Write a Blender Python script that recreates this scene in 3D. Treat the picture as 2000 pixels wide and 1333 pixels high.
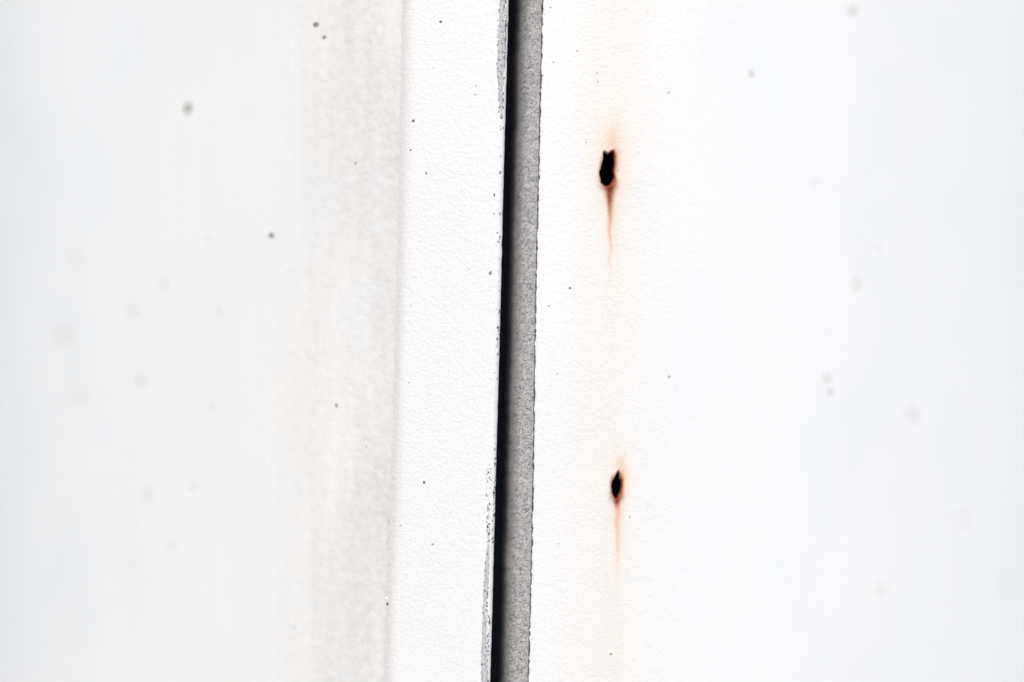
import bpy, bmesh, math, random
import numpy as np
from mathutils import noise as mnoise, Vector

scene = bpy.context.scene
for o in list(bpy.data.objects):
    bpy.data.objects.remove(o, do_unlink=True)
COL = scene.collection

# ------------------------------------------------------------------ camera
R = 0.19            # radius of the round, sheet-clad column (m)
D = 0.36            # lens to the front of the column
ZC = 1.45           # lens height
HALF = 0.1          # half the frame width at the column's front
cam_d = bpy.data.cameras.new('camera')
cam = bpy.data.objects.new('camera', cam_d)
COL.objects.link(cam)
cam.location = (0, -D, ZC)
cam.rotation_euler = (math.radians(90), 0, 0)
cam_d.sensor_width = 36
cam_d.lens = 36 * D / (2 * HALF)
cam_d.clip_start = 0.01
cam_d.clip_end = 2000
cam_d.dof.use_dof = True
cam_d.dof.focus_distance = D - 0.0001
cam_d.dof.aperture_fstop = 0.95
scene.camera = cam

# ------------------------------------------------------------------ light
SUN_EL, SUN_AZ = 36, 3.5          # degrees; azimuth measured from behind the camera, negative = left
world = bpy.data.worlds.new('World')
scene.world = world
world.use_nodes = True
wn = world.node_tree
sky = wn.nodes.new('ShaderNodeTexSky')
sky.sky_type = 'NISHITA'
sky.sun_disc = False
sky.sun_elevation = math.radians(SUN_EL)
sky.air_density = 1.0
sky.dust_density = 1.3
sky.ozone_density = 1.0
az = math.radians(SUN_AZ)
sdir = Vector((math.sin(az) * math.cos(math.radians(SUN_EL)),
               -math.cos(az) * math.cos(math.radians(SUN_EL)),
               math.sin(math.radians(SUN_EL))))
sky.sun_rotation = math.atan2(sdir.x, sdir.y)
bg = wn.nodes['Background']
bg.inputs['Strength'].default_value = 0.13
wn.links.new(sky.outputs['Color'], bg.inputs['Color'])
sun_d = bpy.data.lights.new('sun', 'SUN')
sun_d.energy = 1.4
sun_d.angle = math.radians(20)
sun_d.color = (1.0, 0.945, 0.88)
sun = bpy.data.objects.new('sun', sun_d)
COL.objects.link(sun)
sun.rotation_euler = (-sdir).to_track_quat('-Z', 'Y').to_euler()
sun.location = (-2, -5, 6)

vs = scene.view_settings
vs.view_transform = 'Standard'
vs.look = 'None'
vs.gamma = 1.0
vs.exposure = 0.47
vs.use_curve_mapping = False

# ------------------------------------------------------------------ surface coordinates
def pix(px, py):
    """where the ray through that point of the frame meets the column: (arc length u, height z)"""
    t = (px - 1000) / 1000 * HALF / D
    a, b, c = 1 + t * t, -2 * (D + R), (D + R) ** 2 - R * R
    k = (-b - math.sqrt(max(b * b - 4 * a * c, 0))) / (2 * a)
    x, y = t * k, k - D
    return R * math.atan2(x, R - y), ZC + (666.5 - py) / 1000 * HALF / D * k

def at(u, z, h=0.0):
    th = u / R
    return ((R + h) * math.sin(th), R - (R + h) * math.cos(th), z)

def line(pts):
    q = sorted([(z, u) for (u, z) in (pix(*p) for p in pts)])
    zs = [a for a, b in q]; us = [b for a, b in q]
    s = (us[-1] - us[0]) / (zs[-1] - zs[0])
    def f(z):
        if z <= zs[0]: return us[0] + s * (z - zs[0])
        if z >= zs[-1]: return us[-1] + s * (z - zs[-1])
        return float(np.interp(z, zs, us))
    return f

def smooth(f, w=0.006):
    return lambda z: sum(f(z + w * k) for k in (-2, -1, 0, 1, 2)) / 5

edge_l = smooth(line([(993, 0), (990, 150), (985, 280), (982.5, 380), (981, 480), (978, 580), (975, 690),
               (970, 900), (966, 980), (964, 1120), (961, 1220), (957, 1333)]))
edge_r = smooth(line([(1061, 0), (1057.5, 140), (1055, 280), (1051.5, 380), (1050, 480), (1047, 580), (1045.5, 690),
               (1043, 900), (1038.5, 1130), (1032.5, 1333)]))
step = smooth(line([(788, 0), (785.5, 150), (781, 400), (775.5, 640), (769, 900), (762, 1050), (758, 1160), (752, 1333)]))

def n1(*v):
    return mnoise.noise(Vector(v))

# ------------------------------------------------------------------ node helpers
class S:
    """a shader value that takes arithmetic"""
    nt = None
    def __init__(s, sock): s.k = sock
    @staticmethod
    def op(o, *a, clamp=False):
        n = S.nt.nodes.new('ShaderNodeMath'); n.operation = o; n.use_clamp = clamp
        for i, v in enumerate(a):
            if isinstance(v, S): S.nt.links.new(v.k, n.inputs[i])
            else: n.inputs[i].default_value = v
        return S(n.outputs[0])
    def __add__(s, o): return S.op('ADD', s, o)
    __radd__ = __add__
    def __sub__(s, o): return S.op('SUBTRACT', s, o)
    def __rsub__(s, o): return S.op('SUBTRACT', o, s)
    def __mul__(s, o): return S.op('MULTIPLY', s, o)
    __rmul__ = __mul__
    def __truediv__(s, o): return S.op('DIVIDE', s, o)
    def sat(s): return S.op('ADD', s, 0.0, clamp=True)

def gauss(x, w):
    q = x / w
    return S.op('EXPONENT', (q * q) * -1.0)

def ramp(x, a, b):
    n = S.nt.nodes.new('ShaderNodeMapRange'); n.interpolation_type = 'SMOOTHSTEP'
    S.nt.links.new(x.k, n.inputs['Value'])
    n.inputs['From Min'].default_value = min(a, b); n.inputs['From Max'].default_value = max(a, b)
    n.inputs['To Min'].default_value = 0 if a < b else 1; n.inputs['To Max'].default_value = 1 if a < b else 0
    return S(n.outputs['Result'])

def vec(x, y, z=0.0):
    n = S.nt.nodes.new('ShaderNodeCombineXYZ')
    for i, v in enumerate((x, y, z)):
        if isinstance(v, S): S.nt.links.new(v.k, n.inputs[i])
        else: n.inputs[i].default_value = v
    return n.outputs[0]

def nz(v, scale, detail=3.0, rough=0.5):
    n = S.nt.nodes.new('ShaderNodeTexNoise')
    S.nt.links.new(v, n.inputs['Vector'])
    n.inputs['Scale'].default_value = scale; n.inputs['Detail'].default_value = detail
    n.inputs['Roughness'].default_value = rough
    return S(n.outputs['Fac'])

def voro(v, scale, feature='F1', rand=1.0):
    n = S.nt.nodes.new('ShaderNodeTexVoronoi'); n.feature = feature
    S.nt.links.new(v, n.inputs['Vector'])
    n.inputs['Scale'].default_value = scale; n.inputs['Randomness'].default_value = rand
    return S(n.outputs['Distance'])

def mix(fac, a, b):
    n = S.nt.nodes.new('ShaderNodeMix'); n.data_type = 'RGBA'
    if isinstance(fac, S): S.nt.links.new(fac.k, n.inputs[0])
    else: n.inputs[0].default_value = fac
    for i, v in ((6, a), (7, b)):
        if isinstance(v, tuple): n.inputs[i].default_value = (*v, 1)
        else: S.nt.links.new(v, n.inputs[i])
    return n.outputs[2]

def uvs(name):
    n = S.nt.nodes.new('ShaderNodeUVMap'); n.uv_map = name
    sp = S.nt.nodes.new('ShaderNodeSeparateXYZ')
    S.nt.links.new(n.outputs[0], sp.inputs[0])
    return S(sp.outputs[0]), S(sp.outputs[1])

def material(name, rough=0.5, spec=0.4):
    m = bpy.data.materials.new(name); m.use_nodes = True
    S.nt = m.node_tree
    b = m.node_tree.nodes['Principled BSDF']
    b.inputs['Roughness'].default_value = rough
    b.inputs['Specular IOR Level'].default_value = spec
    return m, b

def setcol(b, c):
    if isinstance(c, tuple): b.inputs['Base Color'].default_value = (*c, 1)
    else: S.nt.links.new(c, b.inputs['Base Color'])

def bump(b, h, dist, strength=1.0):
    n = S.nt.nodes.new('ShaderNodeBump')
    n.inputs['Distance'].default_value = dist; n.inputs['Strength'].default_value = strength
    S.nt.links.new(h.k, n.inputs['Height'])
    S.nt.links.new(n.outputs[0], b.inputs['Normal'])

WHITE = (0.795, 0.795, 0.787)

def mm(px, py):
    u, z = pix(px, py)
    return u * 1000, (z - ZC) * 1000

# left sheet: white paint, grime gathered against the edge strip in a vertical band
m_left, b = material('aged_white_paint', 0.5, 0.35)
u, v = uvs('mm'); off, _ = uvs('off')            # off = mm to the left of the strip's edge
wob = (nz(vec(u, v * 0.2), 0.07, 4) - 0.5) * 22.0
o2 = off + wob
band = ramp(o2, 30, 2) * 0.38 + ramp(off, 2.0, 0.0) * 0.10
wide = ramp(o2, 80, 10) * 0.16
streaky = nz(vec(u, v * 0.05), 0.45, 4, 0.6)
blot = nz(vec(u, v), 0.55, 4, 0.6)
pores = voro(vec(u + (blot - 0.5) * 1.5, v + (blot - 0.5) * 1.5), 0.85)
patch = ramp(nz(vec(u * 1.6, v * 0.35 + 20.0), 0.05, 3), 0.30, 0.62)
grime = (band * (0.45 + 0.75 * patch) * (0.40 + 0.70 * streaky + 2.0 * (blot - 0.5)) + wide * (0.6 + 0.8 * streaky) + (0.5 - pores) * band * 0.45).sat()
c = mix(grime, (0.80, 0.795, 0.77), (0.545, 0.505, 0.462))
seam_dirt = ramp(off, 0.6, 0.0) * ramp(nz(vec(u, v * 0.5), 0.5, 4, 0.7), 0.36, 0.68)
c = mix(seam_dirt * 0.3, c, (0.44, 0.35, 0.29))
dot = ramp(voro(vec(u, v), 0.8), 0.16, 0.08) * ramp(nz(vec(u + 5.0, v), 0.6, 2), 0.52, 0.62) * ramp(off, 1.2, 0.2)
c = mix(dot * 0.5, c, (0.2, 0.17, 0.16))
cloud = nz(vec(u, v * 0.6), 0.04, 5, 0.6)
c = mix(ramp(cloud, 0.38, 0.72) * 0.26, c, (0.64, 0.67, 0.685))
run = nz(vec(u, v * 0.03), 0.12, 4, 0.6)
c = mix(ramp(run, 0.48, 0.72) * 0.08, c, (0.60, 0.585, 0.555))
c = mix(ramp(nz(vec(u, v), 2.6, 3, 0.7), 0.4, 0.7) * 0.10, c, (0.55, 0.56, 0.56))
setcol(b, c)
bump(b, nz(vec(u, v), 0.9, 3) * 0.6 + pores * 0.5, 0.00008, 1.0)

# edge strip and hem: cleaner, brighter paint with a fine spray grain
m_strip, b = material('clean_white_paint', 0.45, 0.4)
u, v = uvs('mm')
grain = nz(vec(u, v), 1.6, 4, 0.6)
pits = ramp(nz(vec(u, v), 2.3, 2, 0.5), 0.69, 0.76)
c = mix(ramp(nz(vec(u, v * 0.3), 0.09, 3), 0.45, 0.85) * 0.3, (0.78, 0.777, 0.765), (0.735, 0.72, 0.695))
from_step, _ = uvs('off')                        # the grime next door creeps over the strip's edge
c = mix(ramp(from_step, 3.0, 0.0) * (0.3 + 0.6 * nz(vec(u, v), 0.7, 4, 0.6)) * 1.0, c, (0.60, 0.545, 0.50))
c = mix(ramp(nz(vec(u, v), 2.8, 4, 0.7), 0.40, 0.72) * 0.16, c, (0.58, 0.58, 0.58))
c = mix(pits * 0.35, c, (0.42, 0.42, 0.43))
setcol(b, c)
grain2 = grain + nz(vec(u, v), 0.8, 3, 0.55) * 0.9
bump(b, grain2, 0.00009, 1.0)

# right sheet: white paint bleeding rust from the two holes
m_right, b = material('rust_bled_white_paint', 0.45, 0.4)
u, v = uvs('mm'); off, torn = uvs('off')         # torn = 0 on sound paint, rising to 1 at a hole's rim
c = mix(ramp(nz(vec(u, v * 0.6), 0.045, 5, 0.6), 0.40, 0.72) * 0.22, WHITE, (0.66, 0.70, 0.73))
c = mix(ramp(nz(vec(u + 31.0, v * 0.03), 0.11, 4, 0.6), 0.5, 0.75) * 0.05, c, (0.64, 0.62, 0.59))
c = mix(ramp(nz(vec(u, v), 2.6, 4, 0.7), 0.40, 0.72) * 0.13, c, (0.58, 0.58, 0.58))
cream = gauss(off - 14.0 + (nz(vec(u, v * 0.3), 0.06, 2) - 0.5) * 6.0, 8.5) * (0.55 + 0.7 * nz(vec(u, v * 0.12), 0.25, 4))
c = mix((cream * 0.5).sat(), c, (0.745, 0.695, 0.615))
wig = (nz(vec(0.0, v, 3.0), 0.35, 3) - 0.5)
fine = nz(vec(u, v * 0.15), 2.4, 4, 0.6)
def bleed(c, hx, hy, ytop, ybot, sx, smid, send, k):
    hu, hv = mm(hx, hy)
    top, bot = mm(hx, ytop)[1], mm(hx, ybot)[1]
    # soft halo all round, reaching further upward and downward
    du, dv = u - hu, v - hv
    halo = gauss(du - 0.5, 3.4 * k) * gauss(dv - 1.0, 8.5 * k) * 0.55
    c = mix(halo.sat(), c, (0.76, 0.58, 0.40))
    plume = gauss(du - 0.9 - ramp(dv, 2.0, 16.0) * 0.8, 1.5 * k) * ramp(dv, 12.0 * k, 4.0) * ramp(dv, -1.0, 1.5) * 0.48
    c = mix(plume.sat(), c, (0.68, 0.42, 0.24))
    side = ramp(du * 0.9 - dv * 0.10, -0.9 * k, 0.9 * k)         # heavier on the right and below
    near = ramp(torn, 0.35, 1.0) * gauss(dv, 9.0)
    c = mix((near * (0.12 + 0.55 * side) * (0.7 + 0.6 * fine)).sat(), c, (0.56, 0.21, 0.08))
    tight = ramp(torn, 0.66, 0.96) * (0.2 + 0.8 * side)
    c = mix((tight * (0.6 + 0.6 * fine)).sat(), c, (0.25, 0.028, 0.008))
    # drip below the hole: wide and dark red where it leaves the metal, thinning to peach
    m1 = mm(hx, smid)[1]; m2 = mm(hx, send)[1]
    su = mm(sx, hy)[0]
    d = S.op('SUBTRACT', bot, v)                       # mm below the hole's lower lip
    dp = S.op('MAXIMUM', d, 0.0)
    w = 0.31 + 0.95 * k * S.op('EXPONENT', dp * (-1 / (2.2 * k)))
    cx = u - su - wig * 1.1 * ramp(d, 0.0, 5.0) - dp * 0.010
    line_ = S.op('EXPONENT', (cx / w) * (cx / w) * -1.0)
    soft = gauss(cx - 0.15, 1.15) * ramp(d, -3.0, 0.5) * ramp(d, (bot - m2) * 0.9, 1.0) * 0.42
    c = mix(soft.sat(), c, (0.74, 0.47, 0.25))
    broken = 0.55 + 0.75 * nz(vec(u * 0.4, v, hx * 0.1), 0.45, 3, 0.6)
    tail = line_ * ramp(d, -2.2, -0.6) * ramp(d, bot - m2, 1.0) * (0.62 + 0.35 * fine) * broken
    side2 = gauss(u - su - 0.75 * k - wig * 0.8, 0.28) * ramp(d, -2.0, 0.5) * ramp(d, (bot - m2) * 0.45, 0.5) * 0.5 * broken
    c = mix(side2.sat(), c, (0.66, 0.33, 0.16))
    c = mix((tail * (k * 1.35 - 0.35)).sat(), c, (0.64, 0.19, 0.04))
    dark = line_ * ramp(d, -2.2, -0.8) * ramp(d, bot - m1, 0.4) * (0.8 + 0.5 * fine)
    c = mix(dark.sat(), c, (0.22, 0.022, 0.004))
    trail = gauss(u - su - 0.5 - wig * 1.6, 1.3) * ramp(d, 1.0, 9.0) * (0.2 + 0.9 * broken * fine) * 0.10
    return mix(trail.sat(), c, (0.72, 0.58, 0.42))
c = bleed(c, 1187, 331, 292, 366, 1190.5, 450, 575, 1.0)
c = bleed(c, 1204, 950, 917, 973, 1204.8, 1002, 1190, 0.62)
grain = nz(vec(u, v), 1.6, 4, 0.6) + nz(vec(u, v), 0.8, 3, 0.55) * 0.9
setcol(b, c)
bump(b, grain, 0.00008, 1.0)

# rusted metal inside the holes
m_rust, b = material('dark_rust', 0.95, 0.05)
u, v = uvs('mm')
tc = S.nt.nodes.new('ShaderNodeTexCoord').outputs['Object']
deep, _ = uvs('off')
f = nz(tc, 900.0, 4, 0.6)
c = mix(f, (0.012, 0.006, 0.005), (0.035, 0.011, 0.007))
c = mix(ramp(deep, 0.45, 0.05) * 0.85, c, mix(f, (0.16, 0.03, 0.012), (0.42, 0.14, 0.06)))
setcol(b, c)
bump(b, f, 0.0002)

# grey sealant, crazed all over with hair cracks
m_seal, b = material('crazed_grey_sealant', 0.85, 0.15)
u, v = uvs('mm')
warp = (nz(vec(u, v), 1.6, 3) - 0.5) * 0.8
cr1 = voro(vec(u * 0.85 + warp, v * 1.25 + warp), 1.55, 'DISTANCE_TO_EDGE')
cr2 = voro(vec(u - warp, v * 1.4 + 7.0 + warp), 3.0, 'DISTANCE_TO_EDGE')
keep = ramp(nz(vec(u, v), 1.4, 3), 0.30, 0.55)
keep2 = ramp(nz(vec(u + 40.0, v), 0.9, 3), 0.36, 0.62)
crack = S.op('MAXIMUM', ramp(cr1, 0.085, 0.0) * keep, ramp(cr2, 0.14, 0.0) * (0.25 + 0.45 * keep2))
dots = ramp(voro(vec(u, v), 2.2), 0.22, 0.10) * ramp(nz(vec(u + 9.0, v), 1.7, 2), 0.5, 0.62)
tone = nz(vec(u, v * 0.6), 0.25, 4, 0.55)
c = mix(ramp(tone, 0.25, 0.75), (0.545, 0.53, 0.505), (0.615, 0.595, 0.57))
c = mix((nz(vec(u, v), 5.0, 2, 0.6) - 0.4).sat() * 0.8, c, (0.34, 0.33, 0.33))
c = mix((crack * 0.85).sat(), c, (0.085, 0.08, 0.088))
c = mix(dots * 0.55, c, (0.09, 0.09, 0.10))
setcol(b, c)
bump(b, nz(vec(u, v), 4.0, 3, 0.6) * 0.4 - crack * 1.2, 0.00006, 1.0)

m_smear, b = material('thin_grey_sealant_film', 0.8, 0.2)
u, v = uvs('mm')
f = nz(vec(u, v), 2.2, 4, 0.65)
c = mix(ramp(f, 0.35, 0.65), (0.46, 0.44, 0.44), (0.64, 0.615, 0.61))
c = mix(ramp(nz(vec(u * 1.6, v * 0.7), 2.6, 3), 0.54, 0.62) * 0.85, c, (0.10, 0.095, 0.105))
setcol(b, c)
bump(b, f, 0.00015)

def plain(name, a, bcol, sc=1500.0):
    m, b = material(name, 0.85, 0.15)
    tc = S.nt.nodes.new('ShaderNodeTexCoord').outputs['Object']
    setcol(b, mix(nz(tc, sc, 3), a, bcol))
    return m
m_speck = [plain('dark_dirt', (0.10, 0.105, 0.115), (0.19, 0.19, 0.195)),
           plain('olive_grey_dirt', (0.21, 0.20, 0.17), (0.31, 0.29, 0.25)),
           plain('brown_dirt', (0.36, 0.27, 0.2), (0.5, 0.4, 0.33)),
           plain('pale_dust', (0.49, 0.455, 0.43), (0.58, 0.545, 0.52)),
           plain('faint_dust', (0.65, 0.64, 0.625), (0.70, 0.69, 0.675)),
           plain('paint_nib', (0.8, 0.8, 0.79), (0.82, 0.82, 0.81))]

m_grit = plain('black_grit', (0.035, 0.034, 0.04), (0.08, 0.077, 0.085))
m_gap_shade = plain('gap_shade_blue_black', (0.016, 0.020, 0.034), (0.03, 0.036, 0.056), 400.0)  # the gap's deep shade and bluish sky tint, put into the colour
m_ground, b = material('concrete_paving', 0.9, 0.2)
tc = S.nt.nodes.new('ShaderNodeTexCoord').outputs['Object']
setcol(b, mix(nz(tc, 3.0, 8, 0.65), (0.24, 0.235, 0.225), (0.36, 0.35, 0.335)))
bump(b, nz(tc, 120.0, 4), 0.003)

# ------------------------------------------------------------------ building
def link(name, me, mat, parent=None):
    ob = bpy.data.objects.new(name, me)
    COL.objects.link(ob)
    if mat: me.materials.append(mat)
    if parent: ob.parent = parent
    return ob

def make_mesh(name, verts, faces, uv=None, off=None):
    me = bpy.data.meshes.new(name)
    me.from_pydata(verts, [], faces)
    for nm, d in (('mm', uv), ('off', off)):
        if d is None: continue
        lay = me.uv_layers.new(name=nm)
        idx = np.empty(len(me.loops), dtype=np.int32)
        me.loops.foreach_get('vertex_index', idx)
        lay.data.foreach_set('uv', np.asarray(d, dtype=np.float32)[idx].ravel())
    me.polygons.foreach_set('use_smooth', [True] * len(me.polygons))
    me.update()
    return me

LH = 0.0010        # the left panel stands this much proud of the right one
class Sheet:
    def __init__(s, base=0.0): s.v = []; s.uv = []; s.off = []; s.f = []; s.base = base
    def add(s, u, z, h=0.0, off=0.0, q=0.0):
        s.v.append(at(u, z, h + s.base)); s.uv.append((u * 1000, (z - ZC) * 1000)); s.off.append((off * 1000, q))
        return len(s.v) - 1
    def grid(s, ids):
        for a, b in zip(ids[:-1], ids[1:]):
            for j in range(len(a) - 1):
                s.f.append((a[j], a[j + 1], b[j + 1], b[j]))
    def mesh(s, name): return make_mesh(name, s.v, s.f, s.uv, s.off)

ZTOP, ZBOT = 2.6, 0.0
VIS = 0.085
def rows(stepmm):
    far_lo = list(np.linspace(ZBOT, ZC - VIS - 0.05, 14))
    mid_lo = list(np.linspace(ZC - VIS - 0.05, ZC - VIS, 9))[1:]
    vis = list(np.arange(ZC - VIS, ZC + VIS, stepmm / 1000))[1:]
    mid_hi = list(np.linspace(ZC + VIS, ZC + VIS + 0.05, 9))
    far_hi = list(np.linspace(ZC + VIS + 0.05, ZTOP, 14))[1:]
    return far_lo + mid_lo + vis + mid_hi + far_hi

def root(name, label, cat):
    o = bpy.data.objects.new(name, None)
    COL.objects.link(o)
    o.empty_display_size = 0.1
    o.location = (0, 0, 0)
    o['label'] = label; o['category'] = cat
    return o

# ground
bm = bmesh.new()
for x, y in ((-600, -600), (600, -600), (600, 600), (-600, 600)): bm.verts.new((x, y, 0))
bm.faces.new(bm.verts)
me = bpy.data.meshes.new('ground'); bm.to_mesh(me); bm.free()
g = link('ground', me, m_ground); g['kind'] = 'structure'

left = root('metal_panel', 'white painted metal panel with a clean raised edge strip beside a grimy vertical band', 'metal panel')
right = root('metal_panel', 'white painted metal panel pierced by two small rust holes with brown drip stains', 'metal panel')

# --- left sheet
sh = Sheet(LH)
offs = [-0.0015, 0.0] + [0.0004, 0.001] + list(np.arange(0.002, 0.135, 0.0015))
ids = []
for z in rows(1.5):
    e = step(z)
    r_ = [sh.add(e - o, z, 0.0, o) for o in offs]
    last = e - offs[-1]
    for k in range(1, 41):
        r_.append(sh.add(last + (-math.pi * R - last) * k / 40, z, 0.0, 0.135 + 0.01 * k))
    ids.append(r_)
sh.grid(ids)
top = len(sh.v); sh.v.append((0, R, ZTOP + 0.01)); sh.uv.append((0, 0)); sh.off.append((500, 0))
for j in range(len(ids[-1]) - 1): sh.f.append((ids[-1][j], ids[-1][j + 1], top))
link('sheet', sh.mesh('sheet'), m_left, left)

# --- raised strip along the left sheet's edge, rolled over into the gap
sh = Sheet(LH); ids = []
HS, RR = 0.00022, 0.0011
for z in rows(0.7):
    a, e = step(z) + 0.00012 * n1(0, 0, z * 300), edge_l(z) + 0.00007 * n1(3, 0, z * 500) + 0.00005 * n1(9, 0, z * 1700)
    r_ = [sh.add(a - 0.0004, z, -0.00008), sh.add(a, z, 0.00002), sh.add(a + 0.0004, z, HS * 0.35, 0.0004), sh.add(a + 0.0008, z, HS * 0.75, 0.0008), sh.add(a + 0.0013, z, HS, 0.0013)]
    e0 = e - RR
    for k in range(1, 27):
        uu = a + 0.0013 + (e0 - a - 0.0013) * k / 26
        r_.append(sh.add(uu, z, HS, uu - a))
    for k in range(1, 10):
        t = math.radians(12 * k)
        r_.append(sh.add(e0 + RR * math.sin(t), z, HS - RR + RR * math.cos(t), 0.02))
    ids.append(r_)
sh.grid(ids)
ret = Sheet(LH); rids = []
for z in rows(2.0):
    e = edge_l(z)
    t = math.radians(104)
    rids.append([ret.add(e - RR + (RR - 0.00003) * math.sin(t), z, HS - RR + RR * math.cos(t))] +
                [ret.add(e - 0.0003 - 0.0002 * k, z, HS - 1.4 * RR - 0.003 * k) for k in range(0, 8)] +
                [ret.add(e + 0.001 * k, z, -0.0255) for k in range(0, 11, 2)])  # floor added across the gap so the cleft stays black
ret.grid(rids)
link('edge_strip', sh.mesh('edge_strip'), m_strip, left)
link('hem_return', ret.mesh('hem_return'), m_gap_shade, left)  # hem's inner wall and gap floor, painted in shade colour

# --- right sheet with real holes
HOLES = [[(1182, 294), (1185, 300), (1188, 301), (1191, 298.5), (1195, 295), (1198.5, 294.8), (1199.5, 308), (1200, 324), (1197.8, 336),
          (1200, 346.5), (1194, 358.5), (1189.5, 364), (1182, 365), (1173.8, 358.5), (1170.5, 337.5), (1175.3, 321),
          (1178.3, 307.5), (1175.7, 300.8)],
         [(1207.6, 917), (1209, 927), (1210, 935), (1214, 941.6), (1213.4, 953), (1210.5, 962), (1206, 972), (1203, 978), (1199, 970), (1196, 963),
          (1193.8, 949), (1196, 940.4), (1201, 932.7), (1204.5, 924)]]
zr = rows(0.5)
coffs = [0.0, 0.0004] + list(np.arange(0.001, 0.026, 0.0006)) + list(np.arange(0.0262, 0.15, 0.0022))
sh = Sheet(); ids = []
nfar = 40
def er(z): return edge_r(z)
for z in zr:
    e = er(z)
    jag = 0.0002 * n1(1, 0, z * 420) + 0.00024 * n1(5, 0, z * 1300) + 0.00012 * n1(8, 0, z * 3300)
    r_ = [sh.add(e + jag + 0.0001, z, -0.0016), sh.add(e + jag, z, -0.00012, 0.0)]
    r_.append(sh.add(e + jag * 0.9 + 0.00012, z, 0.0, 0.0001))
    for o in coffs[1:]:
        r_.append(sh.add(e + o + (jag * 0.5 if o < 0.0006 else 0), z, 0.0, o))
    last = e + coffs[-1]
    for k in range(1, nfar + 1):
        r_.append(sh.add(last + (math.pi * R + 0.002 - last) * k / nfar, z, 0.0, 0.15 + 0.01 * k))
    ids.append(r_)
skip = set()
blocks = []
for H in HOLES:
    P = []
    for p in H:
        uu, z = pix(*p); P.append((uu - er(z), z))
    # resample with fine tearing
    poly = []
    for i in range(len(P)):
        a, b2 = P[i], P[(i + 1) % len(P)]
        for k in range(4):
            t = k / 4
            poly.append((a[0] + (b2[0] - a[0]) * t + 0.00011 * n1(a[0] * 9000 + k, a[1] * 9000, 1.3),
                         a[1] + (b2[1] - a[1]) * t + 0.00011 * n1(a[0] * 9000 + k, a[1] * 9000, 7.3)))
    cx = (min(p[0] for p in poly) + max(p[0] for p in poly)) / 2
    cz = (min(p[1] for p in poly) + max(p[1] for p in poly)) / 2
    j0 = max(j for j, o in enumerate(coffs) if o < min(p[0] for p in poly) - 0.0014)
    j1 = min(j for j, o in enumerate(coffs) if o > max(p[0] for p in poly) + 0.0014)
    i0 = max(i for i, z in enumerate(zr) if z < min(p[1] for p in poly) - 0.0016)
    i1 = min(i for i, z in enumerate(zr) if z > max(p[1] for p in poly) + 0.0016)
    c0 = 2                                   # columns before coffs[0] are the turned-in edge
    for i in range(i0, i1):
        for j in range(j0, j1): skip.add((i, j + c0))
    ring = [(i0, j) for j in range(j0, j1)] + [(i, j1) for i in range(i0, i1)] + \
           [(i1, j) for j in range(j1, j0, -1)] + [(i, j0) for i in range(i1, i0, -1)]
    def hit(dx, dz):
        best = None
        n = len(poly)
        for q in range(n):
            (x1, z1), (x2, z2) = poly[q], poly[(q + 1) % n]
            x1 -= cx; x2 -= cx; z1 -= cz; z2 -= cz
            den = dx * (z2 - z1) - dz * (x2 - x1)
            if abs(den) < 1e-15: continue
            t = (x1 * (z2 - z1) - z1 * (x2 - x1)) / den
            s_ = (x1 * dz - z1 * dx) / den
            if t > 0 and -1e-6 <= s_ <= 1 + 1e-6: best = t if best is None else max(best, t)
        return best if best else 0.5
    outer = []; inner = []
    for (i, j) in ring:
        ox, oz = coffs[j] if j else 0.0, zr[i]
        dx, dz = ox - cx, oz - cz
        t = hit(dx, dz)
        outer.append((ids[i][j + c0], ox, oz)); inner.append((cx + dx * t, cz + dz * t))
    blocks.append((outer, inner, (cx, cz)))
for i in range(len(ids) - 1):
    a, b2 = ids[i], ids[i + 1]
    for j in range(len(a) - 1):
        if (i, j) not in skip: sh.f.append((a[j], a[j + 1], b2[j + 1], b2[j]))
LIPS = []
for outer, inner, (cx, cz) in blocks:
    prev = [o[0] for o in outer]
    N = len(outer)
    M = 7
    for m in range(1, M + 2):
        cur = []
        for k in range(N):
            t = min(m / M, 1.0); t = 1 - (1 - t) ** 1.5
            x = outer[k][1] + (inner[k][0] - outer[k][1]) * t
            z = outer[k][2] + (inner[k][1] - outer[k][2]) * t
            h = 0.0
            if m <= M:
                q = m / M
                # paint swollen by rust just before the torn rim, then breaking inward
                h = 0.00022 * math.exp(-((q - 0.72) / 0.18) ** 2) * (1 + 0.9 * n1(k * 0.35, m * 0.3, cz * 50)) * math.sin(math.pi * min(q, 1))
                if m == M: h = -0.00018
            else:
                x += (cx - x) * 0.04; z += (cz - z) * 0.04; h = -0.0005
            cur.append(sh.add(er(z) + x, z, h, x, t))
        for k in range(N):
            sh.f.append((prev[k], prev[(k + 1) % N], cur[(k + 1) % N], cur[k]))
        prev = cur
top = len(sh.v); sh.v.append((0, R, ZTOP + 0.01)); sh.uv.append((0, 0)); sh.off.append((500, 0))
for j in range(2, len(ids[-1]) - 1): sh.f.append((ids[-1][j], ids[-1][j + 1], top))
link('sheet', sh.mesh('sheet'), m_right, right)

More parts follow.
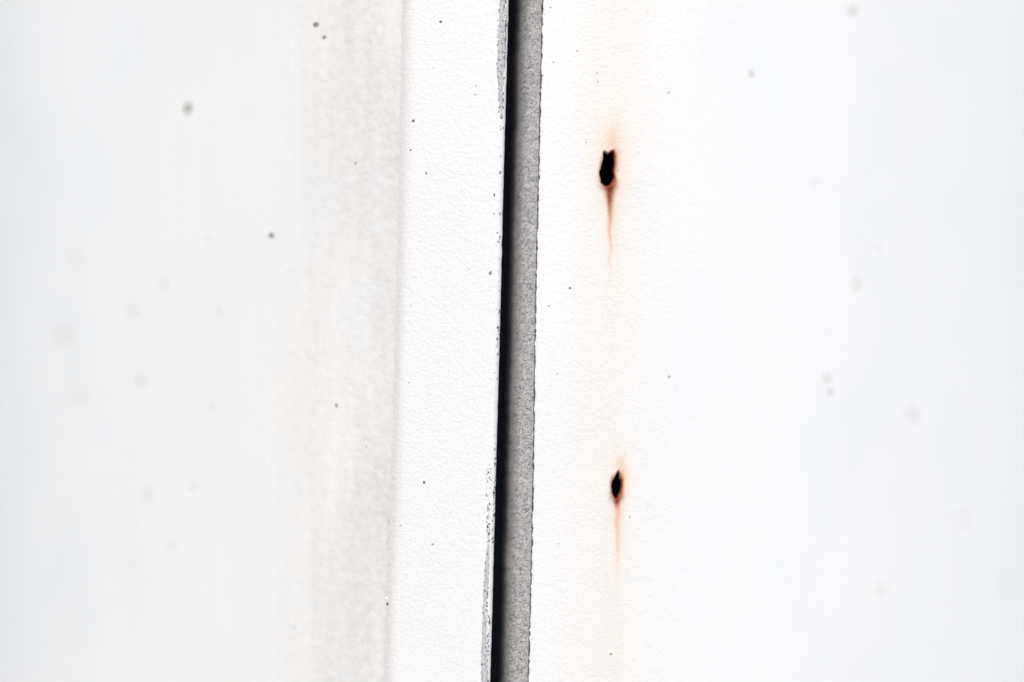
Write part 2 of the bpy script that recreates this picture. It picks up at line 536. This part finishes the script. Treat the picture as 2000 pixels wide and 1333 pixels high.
# rusted-out pockets behind the holes
hole_labels = ['larger ragged black rust hole with a notched upper rim', 'smaller pointed black rust hole']
for bi, (outer, inner, (cx, cz)) in enumerate(blocks):
    hs = Sheet(); prev = None
    N = len(inner)
    prof = [(1.0, -0.0001, 0.0), (0.97, -0.0006, 0.2), (1.05, -0.0012, 0.5), (1.9, -0.0025, 1.2), (3.0, -0.008, 2.0), (3.2, -0.03, 3.0), (1.6, -0.036, 4.0), (0.15, -0.037, 4.5)]
    for s_, h, dp in prof:
        cur = []
        for k in range(N):
            jx = 1 + 0.10 * n1(k * 0.7, h * 900, bi + 0.5) if h < -0.0003 else 1
            x = cx + (inner[k][0] - cx) * s_ * jx; z = cz + (inner[k][1] - cz) * (s_ if s_ < 1.2 else 1 + (s_ - 1) * 0.5) * jx
            cur.append(hs.add(er(z) + x, z, h, dp / 1000))
        if prev:
            for k in range(N): hs.f.append((prev[k], prev[(k + 1) % N], cur[(k + 1) % N], cur[k]))
        prev = cur
    hs.f.append(tuple(prev))
    o = link('rust_hole', hs.mesh('rust_hole'), m_rust, right)
    o['label'] = hole_labels[bi]

# --- grey sealant bead in the gap
sh = Sheet(); ids = []
prof = [(0.62, -14.0), (0.45, -12.6), (0.31, -11.4), (0.272, -10.0), (0.270, -8.6), (0.277, -7.2), (0.288, -6.1), (0.303, -5.2), (0.325, -4.4), (0.355, -3.65),
        (0.40, -2.85), (0.45, -2.15), (0.50, -1.6), (0.55, -1.18), (0.60, -0.86), (0.66, -0.62), (0.71, -0.52)]       # the bead rolls over into the gap
prof += [(0.76, -0.47), (0.82, -0.42), (0.89, -0.34), (0.94, -0.27), (0.965, -0.30), (0.985, -0.75), (1.0, -1.0), (1.03, -1.2), (1.15, -1.6)]
tt = np.arange(len(prof)); ts = np.linspace(0, len(prof) - 1, 64)
pq = np.interp(ts, tt, [p for p, h in prof]); hq = np.interp(ts, tt, [h for p, h in prof])
for z in rows(0.4):
    a, e = edge_l(z), edge_r(z)
    sft = 0.025 * n1(2, 0, z * 90) + 0.018 * n1(4, 0, z * 420)
    r_ = []
    for p, h in zip(pq, hq):
        p = float(p); h = float(h) / 1000
        if p < 0.6: p += sft * (0.6 - p) / 0.35
        uu = a + (e - a) * p
        if h > -0.005:
            h += 0.00010 * n1(uu * 700, z * 500, 1) + 0.00006 * n1(uu * 1900, z * 1900, 4)
        if p > 0.93:
            h -= 0.00022 * max(0, n1(11, 0, z * 700))
        r_.append(sh.add(uu, z, h))
    ids.append(r_)
sh.grid(ids)
seal = link('sealant_bead', sh.mesh('sealant_bead'), m_seal)
seal['label'] = 'crazed grey sealant bead sunk in the dark gap between the two white panels'
seal['category'] = 'sealant'

# --- torn films of grey sealant left on the edge strip
rnd = random.Random(4)
def smear(outline_l, outline_r, y0, y1, seed, breakup):
    """thin ragged film between two edges given as offsets (px/10 mm) from the left lip of the gap"""
    hs = Sheet(); ids = []
    n = int((y1 - y0) / 1.6)
    frags = [[]]
    for k in range(n + 1):
        py = y0 + (y1 - y0) * k / n
        z = pix(980, py)[1]
        l = float(np.interp(py, [p[0] for p in outline_l], [p[1] for p in outline_l]))
        r = float(np.interp(py, [p[0] for p in outline_r], [p[1] for p in outline_r]))
        l += 1.6 * n1(seed, 0, py * 0.11) + 1.3 * n1(seed, 2, py * 0.45)
        r += 1.3 * n1(seed, 5, py * 0.13) + 1.5 * n1(seed, 7, py * 0.40)
        if n1(seed, 9, py * 0.085) + 0.5 * n1(seed, 12, py * 0.3) < breakup or r - l < 1.0:
            if frags[-1]: frags.append([])
            continue
        frags[-1].append((z, l / 1e4, r / 1e4))
    out = []
    for fr in frags:
        if len(fr) < 4: continue
        hs = Sheet(LH); ids = []
        m = len(fr)
        for k, (z, l, r) in enumerate(fr):
            e = edge_l(z)
            tp = min(1, (k + 0.6) / 3, (m - k - 0.4) / 3)
            c_, w_ = (l + r) / 2, (r - l) / 2 * tp
            row = []
            for t, h in ((-1, -0.00002), (-0.92, 0.00006), (-0.4, 0.00010), (0.1, 0.00009), (0.55, 0.00012), (0.9, 0.00008), (1, -0.00002)):
                uo = c_ + w_ * t
                # follow the strip as it rolls over its lip
                base = HS
                d = uo + RR
                if d > 0: base = HS - RR + math.sqrt(max(RR * RR - d * d, 0))
                row.append(hs.add(e + uo, z, base + h + (0.00004 * n1(uo * 5000, z * 2500, seed) if abs(t) < 0.9 else 0)))
            ids.append(row)
        hs.grid(ids)
        out.append(link('sealant_film', hs.mesh('sealant_film'), m_smear, left))
    return out
smear([(-40, -18), (10, -17), (60, -17.5), (110, -18), (140, -19), (180, -14.5), (215, -11.5), (240, -8)],
      [(-40, -7), (60, -6), (120, -5), (160, -6), (215, -6), (240, -6)], -40, 234, 1.7, -0.9)
smear([(1000, -14), (1075, -14), (1100, -16), (1150, -18), (1230, -18), (1280, -18.5), (1333, -17.5), (1400, -18)],
      [(1000, -10), (1090, -7.5), (1150, -9.5), (1200, -12), (1240, -8.5), (1290, -5.5), (1333, -4.5), (1400, -4)], 1060, 1390, 8.1, -0.75)
smear([(960, -14), (1075, -13)], [(960, -10.5), (1075, -9.5)], 960, 1075, 21.4, 0.18)

# --- dirt specks and paint nibs, each a small flattened lump on its sheet
def speck_mesh(seed, sides=9):
    r = random.Random(seed)
    rim = [1 + r.uniform(-0.25, 0.25) for _ in range(sides)]
    v = []; f = []
    for k in range(sides):
        a = 2 * math.pi * k / sides
        v.append((math.cos(a) * rim[k], -math.sin(a) * 0 + 0.12, math.sin(a) * rim[k]))
    for k in range(sides):
        a = 2 * math.pi * k / sides
        v.append((math.cos(a) * rim[k] * 0.72, -0.28, math.sin(a) * rim[k] * 0.72))
    v.append((0.05, -0.42, 0.08))
    for k in range(sides):
        n_ = (k + 1) % sides
        f.append((k, n_, sides + n_, sides + k)); f.append((sides + k, sides + n_, 2 * sides))
    return v, f
SP = {}
def speck(px, py, rpx, kind, sy=1.0, tilt=0.0, parent=None, name='dirt_speck', flat=1.0, hoff=0.0):
    uu, z = pix(px, py)
    p = parent or (left if px < 1000 else right)
    sd = len(SP) % 7 if False else rnd.randrange(6)
    key = (sd, kind)
    if key not in SP:
        v, f = speck_mesh(sd)
        me = make_mesh('speck', v, f); me.materials.append(m_speck[kind]); SP[key] = me
    ob = bpy.data.objects.new(name, SP[key])
    COL.objects.link(ob)
    ob.parent = p
    h = hoff
    if p is left: h += LH + (HS if uu > step(z) else 0)
    s_ = rpx / 1e4 * (1 + 0.25 * (abs(px - 1000) / 1000) ** 2)
    ob.location = at(uu, z, h)
    ob.rotation_mode = 'ZYX'
    ob.rotation_euler = (0, math.radians(tilt), uu / R)
    ob.scale = (s_, min(s_, 0.0004) * (0.3 if kind in (3, 4) else flat), s_ * sy)
    return ob
# kinds: 0 dark, 1 olive grey, 2 brown, 3 pale, 4 faint, 5 nib
for a in [(372, 213, 8.5, 1, 1.2), (620, 50, 5.5, 1, 1.2), (636, 75, 4.2, 1), (534, 461, 5.5, 1), (697, 320, 3, 2), (131, 656, 9, 3),
          (280, 745, 7, 3), (162, 776, 10, 4), (155, 507, 9, 4), (265, 607, 6, 3), (660, 792, 3.5, 2, 1.5), (578, 1222, 6, 4), (340, 1066, 8, 4),
          (325, 555, 6, 4, 1.8), (412, 465, 6, 4), (432, 605, 6, 4), (295, 965, 12, 4), (382, 948, 8, 4), (418, 793, 6, 4), (718, 872, 2.2, 3),
          (862, 45, 3, 0), (809, 238, 2.7, 0, 1.3), (804, 295, 2.4, 1), (834, 340, 2.2, 1, 1.4), (830, 942, 2.4, 0, 1.3), (846, 1062, 1.8, 0),
          (784, 1026, 1.7, 2), (759, 1178, 2.4, 0, 1.1), (966, 382, 2, 0, 1.8), (958, 534, 3, 1, 1.5, -20), (965, 419, 1.6, 0), (972, 456, 1.6, 0),
          (973, 692, 1.6, 0), (801, 747, 2, 3), (838, 770, 1.6, 3), (804, 597, 1.8, 3), (888, 561, 1.6, 3), (877, 725, 1.5, 3), (823, 472, 1.5, 3),
          (849, 135, 1.5, 3), (930, 170, 1.5, 1), (929, 187, 1.5, 1), (903, 375, 1.6, 3), (917, 526, 1.8, 3), (881, 1000, 1.6, 3), (799, 1100, 1.6, 3),
          (1467, 144, 6.5, 3), (1665, 21, 7.5, 3, 1.4), (1306, 181, 3, 3), (1592, 355, 6, 4), (1672, 562, 5, 3, 5.0, 12), (1615, 738, 4.5, 3, 2.4, -10),
          (1622, 766, 4.5, 3, 2.2), (1779, 800, 6, 3, 3.0, -18), (1720, 1153, 13, 4), (1880, 1015, 8, 3), (1970, 1143, 8, 3), (1307, 736, 2.6, 1),
          (1113, 563, 2.4, 1, 1.4), (1072, 598, 2, 1), (1230, 1010, 3, 3), (1266, 985, 3, 4), (1193, 1278, 2.6, 1), (1166, 143, 1.8, 3, 2.0), (1168, 160, 1.8, 3, 2.0),
          (1128, 100, 1.7, 1), (1075, 15, 1.8, 1), (1081, 122, 1.6, 1), (1204, 306, 2, 1), (1206, 333, 2.2, 2), (1145, 278, 1.8, 3), (1088, 730, 1.6, 1),
          (1090, 1062, 1.6, 2), (1265, 25, 2.5, 4), (1715, 485, 6, 4, 2.5)]:
    speck(*a)
speck(809, 233, 2.6, 5, name='paint_nib'); speck(757, 1168, 3.2, 5, name='paint_nib'); speck(830, 937, 2.0, 5, name='paint_nib')
# lump of dirt stuck on the sealant
for px, py, r_, hh in ((1016, 701, 3.6, -0.0019), (1012, 383, 2.6, -0.0021), (1044, 395, 2.6, -0.0010), (1041, 397, 2.0, -0.0011), (1013, 1187, 2.2, -0.0019), (1001, 1119, 2.0, -0.0019)):
    o = speck(px, py, r_, 0, parent=seal, hoff=hh)

# --- crumbs of sealant and grit scattered along both lips of the gap: too small to pick apart
def crumbs(parent, spots, name):
    hs = Sheet(LH if parent is left else 0.0)
    for (uu, z, h, r_, el) in spots:
        n = 6
        rim = []; tip = hs.add(uu, z, h + r_ * 0.35)
        ph_ = rnd.random() * 6; lean = rnd.uniform(-0.3, 1.1)
        for k in range(n):
            a = 2 * math.pi * k / n + ph_
            q = r_ * rnd.uniform(0.7, 1.2)
            rim.append(hs.add(uu + math.cos(a) * q + math.sin(a) * q * lean, z + math.sin(a) * q * el, h - 0.00002))
        for k in range(n): hs.f.append((rim[k], rim[(k + 1) % n], tip))
    o = link(name, hs.mesh(name), m_grit, parent)
    o['kind'] = 'stuff'
spots = []
def lip(uo):
    d = uo + RR
    return HS if d <= 0 else HS - RR + math.sqrt(max(RR * RR - d * d, 0))
for y0, y1, n, o0, o1 in ((-30, 30, 46, -19, -4), (30, 130, 30, -20, -15), (20, 135, 60, -5.5, -3.8), (130, 235, 60, -15, -5), (235, 320, 7, -11, -4), (320, 900, 26, -9, -2),
                          (600, 760, 14, -6, -1), (895, 1060, 55, -5, -0.8), (905, 985, 30, -19, -9), (985, 1060, 44, -15, -9), (1060, 1110, 14, -16, -10),
                          (1100, 1215, 60, -11.5, -9), (1100, 1330, 22, -18, -15), (1200, 1340, 36, -8, -4), (1262, 1275, 16, -18, -14)):
    for _ in range(n):
        py = rnd.uniform(y0, y1); z = pix(980, py)[1]
        uo = rnd.uniform(o0, o1) / 1e4
        spots.append((edge_l(z) + uo, z, lip(uo), rnd.choice((0.8, 1.0, 1.3, 1.8)) / 1e4, rnd.uniform(1, 2.6)))
for k in range(34):                      # hairline split between film and lip
    z = pix(980, 18 + k * 3.4)[1]
    uo = (-4.4 + 0.5 * n1(4, 1, k * 0.3)) / 1e4
    spots.append((edge_l(z) + uo, z, lip(uo), 0.8e-4, 3.2))
crumbs(left, spots, 'grit')
spots = []
for _ in range(420):
    py = rnd.uniform(-40, 1370); z = pix(1045, py)[1]
    if n1(31, 0, py * 0.02) + 0.6 * n1(33, 0, py * 0.1) < -0.15: continue
    uo = rnd.choice((rnd.gauss(0.2, 0.8), rnd.gauss(0.2, 0.8), abs(rnd.gauss(0, 4.5)))) / 1e4
    hh = 0.0 if uo > 0.0002 else -0.0001
    spots.append((edge_r(z) + uo, z, hh, rnd.choice((0.6, 0.8, 1.1, 1.5)) / 1e4 * (0.6 if uo > 0.0003 else 1), rnd.uniform(1, 2.8)))
crumbs(right, spots, 'grit')
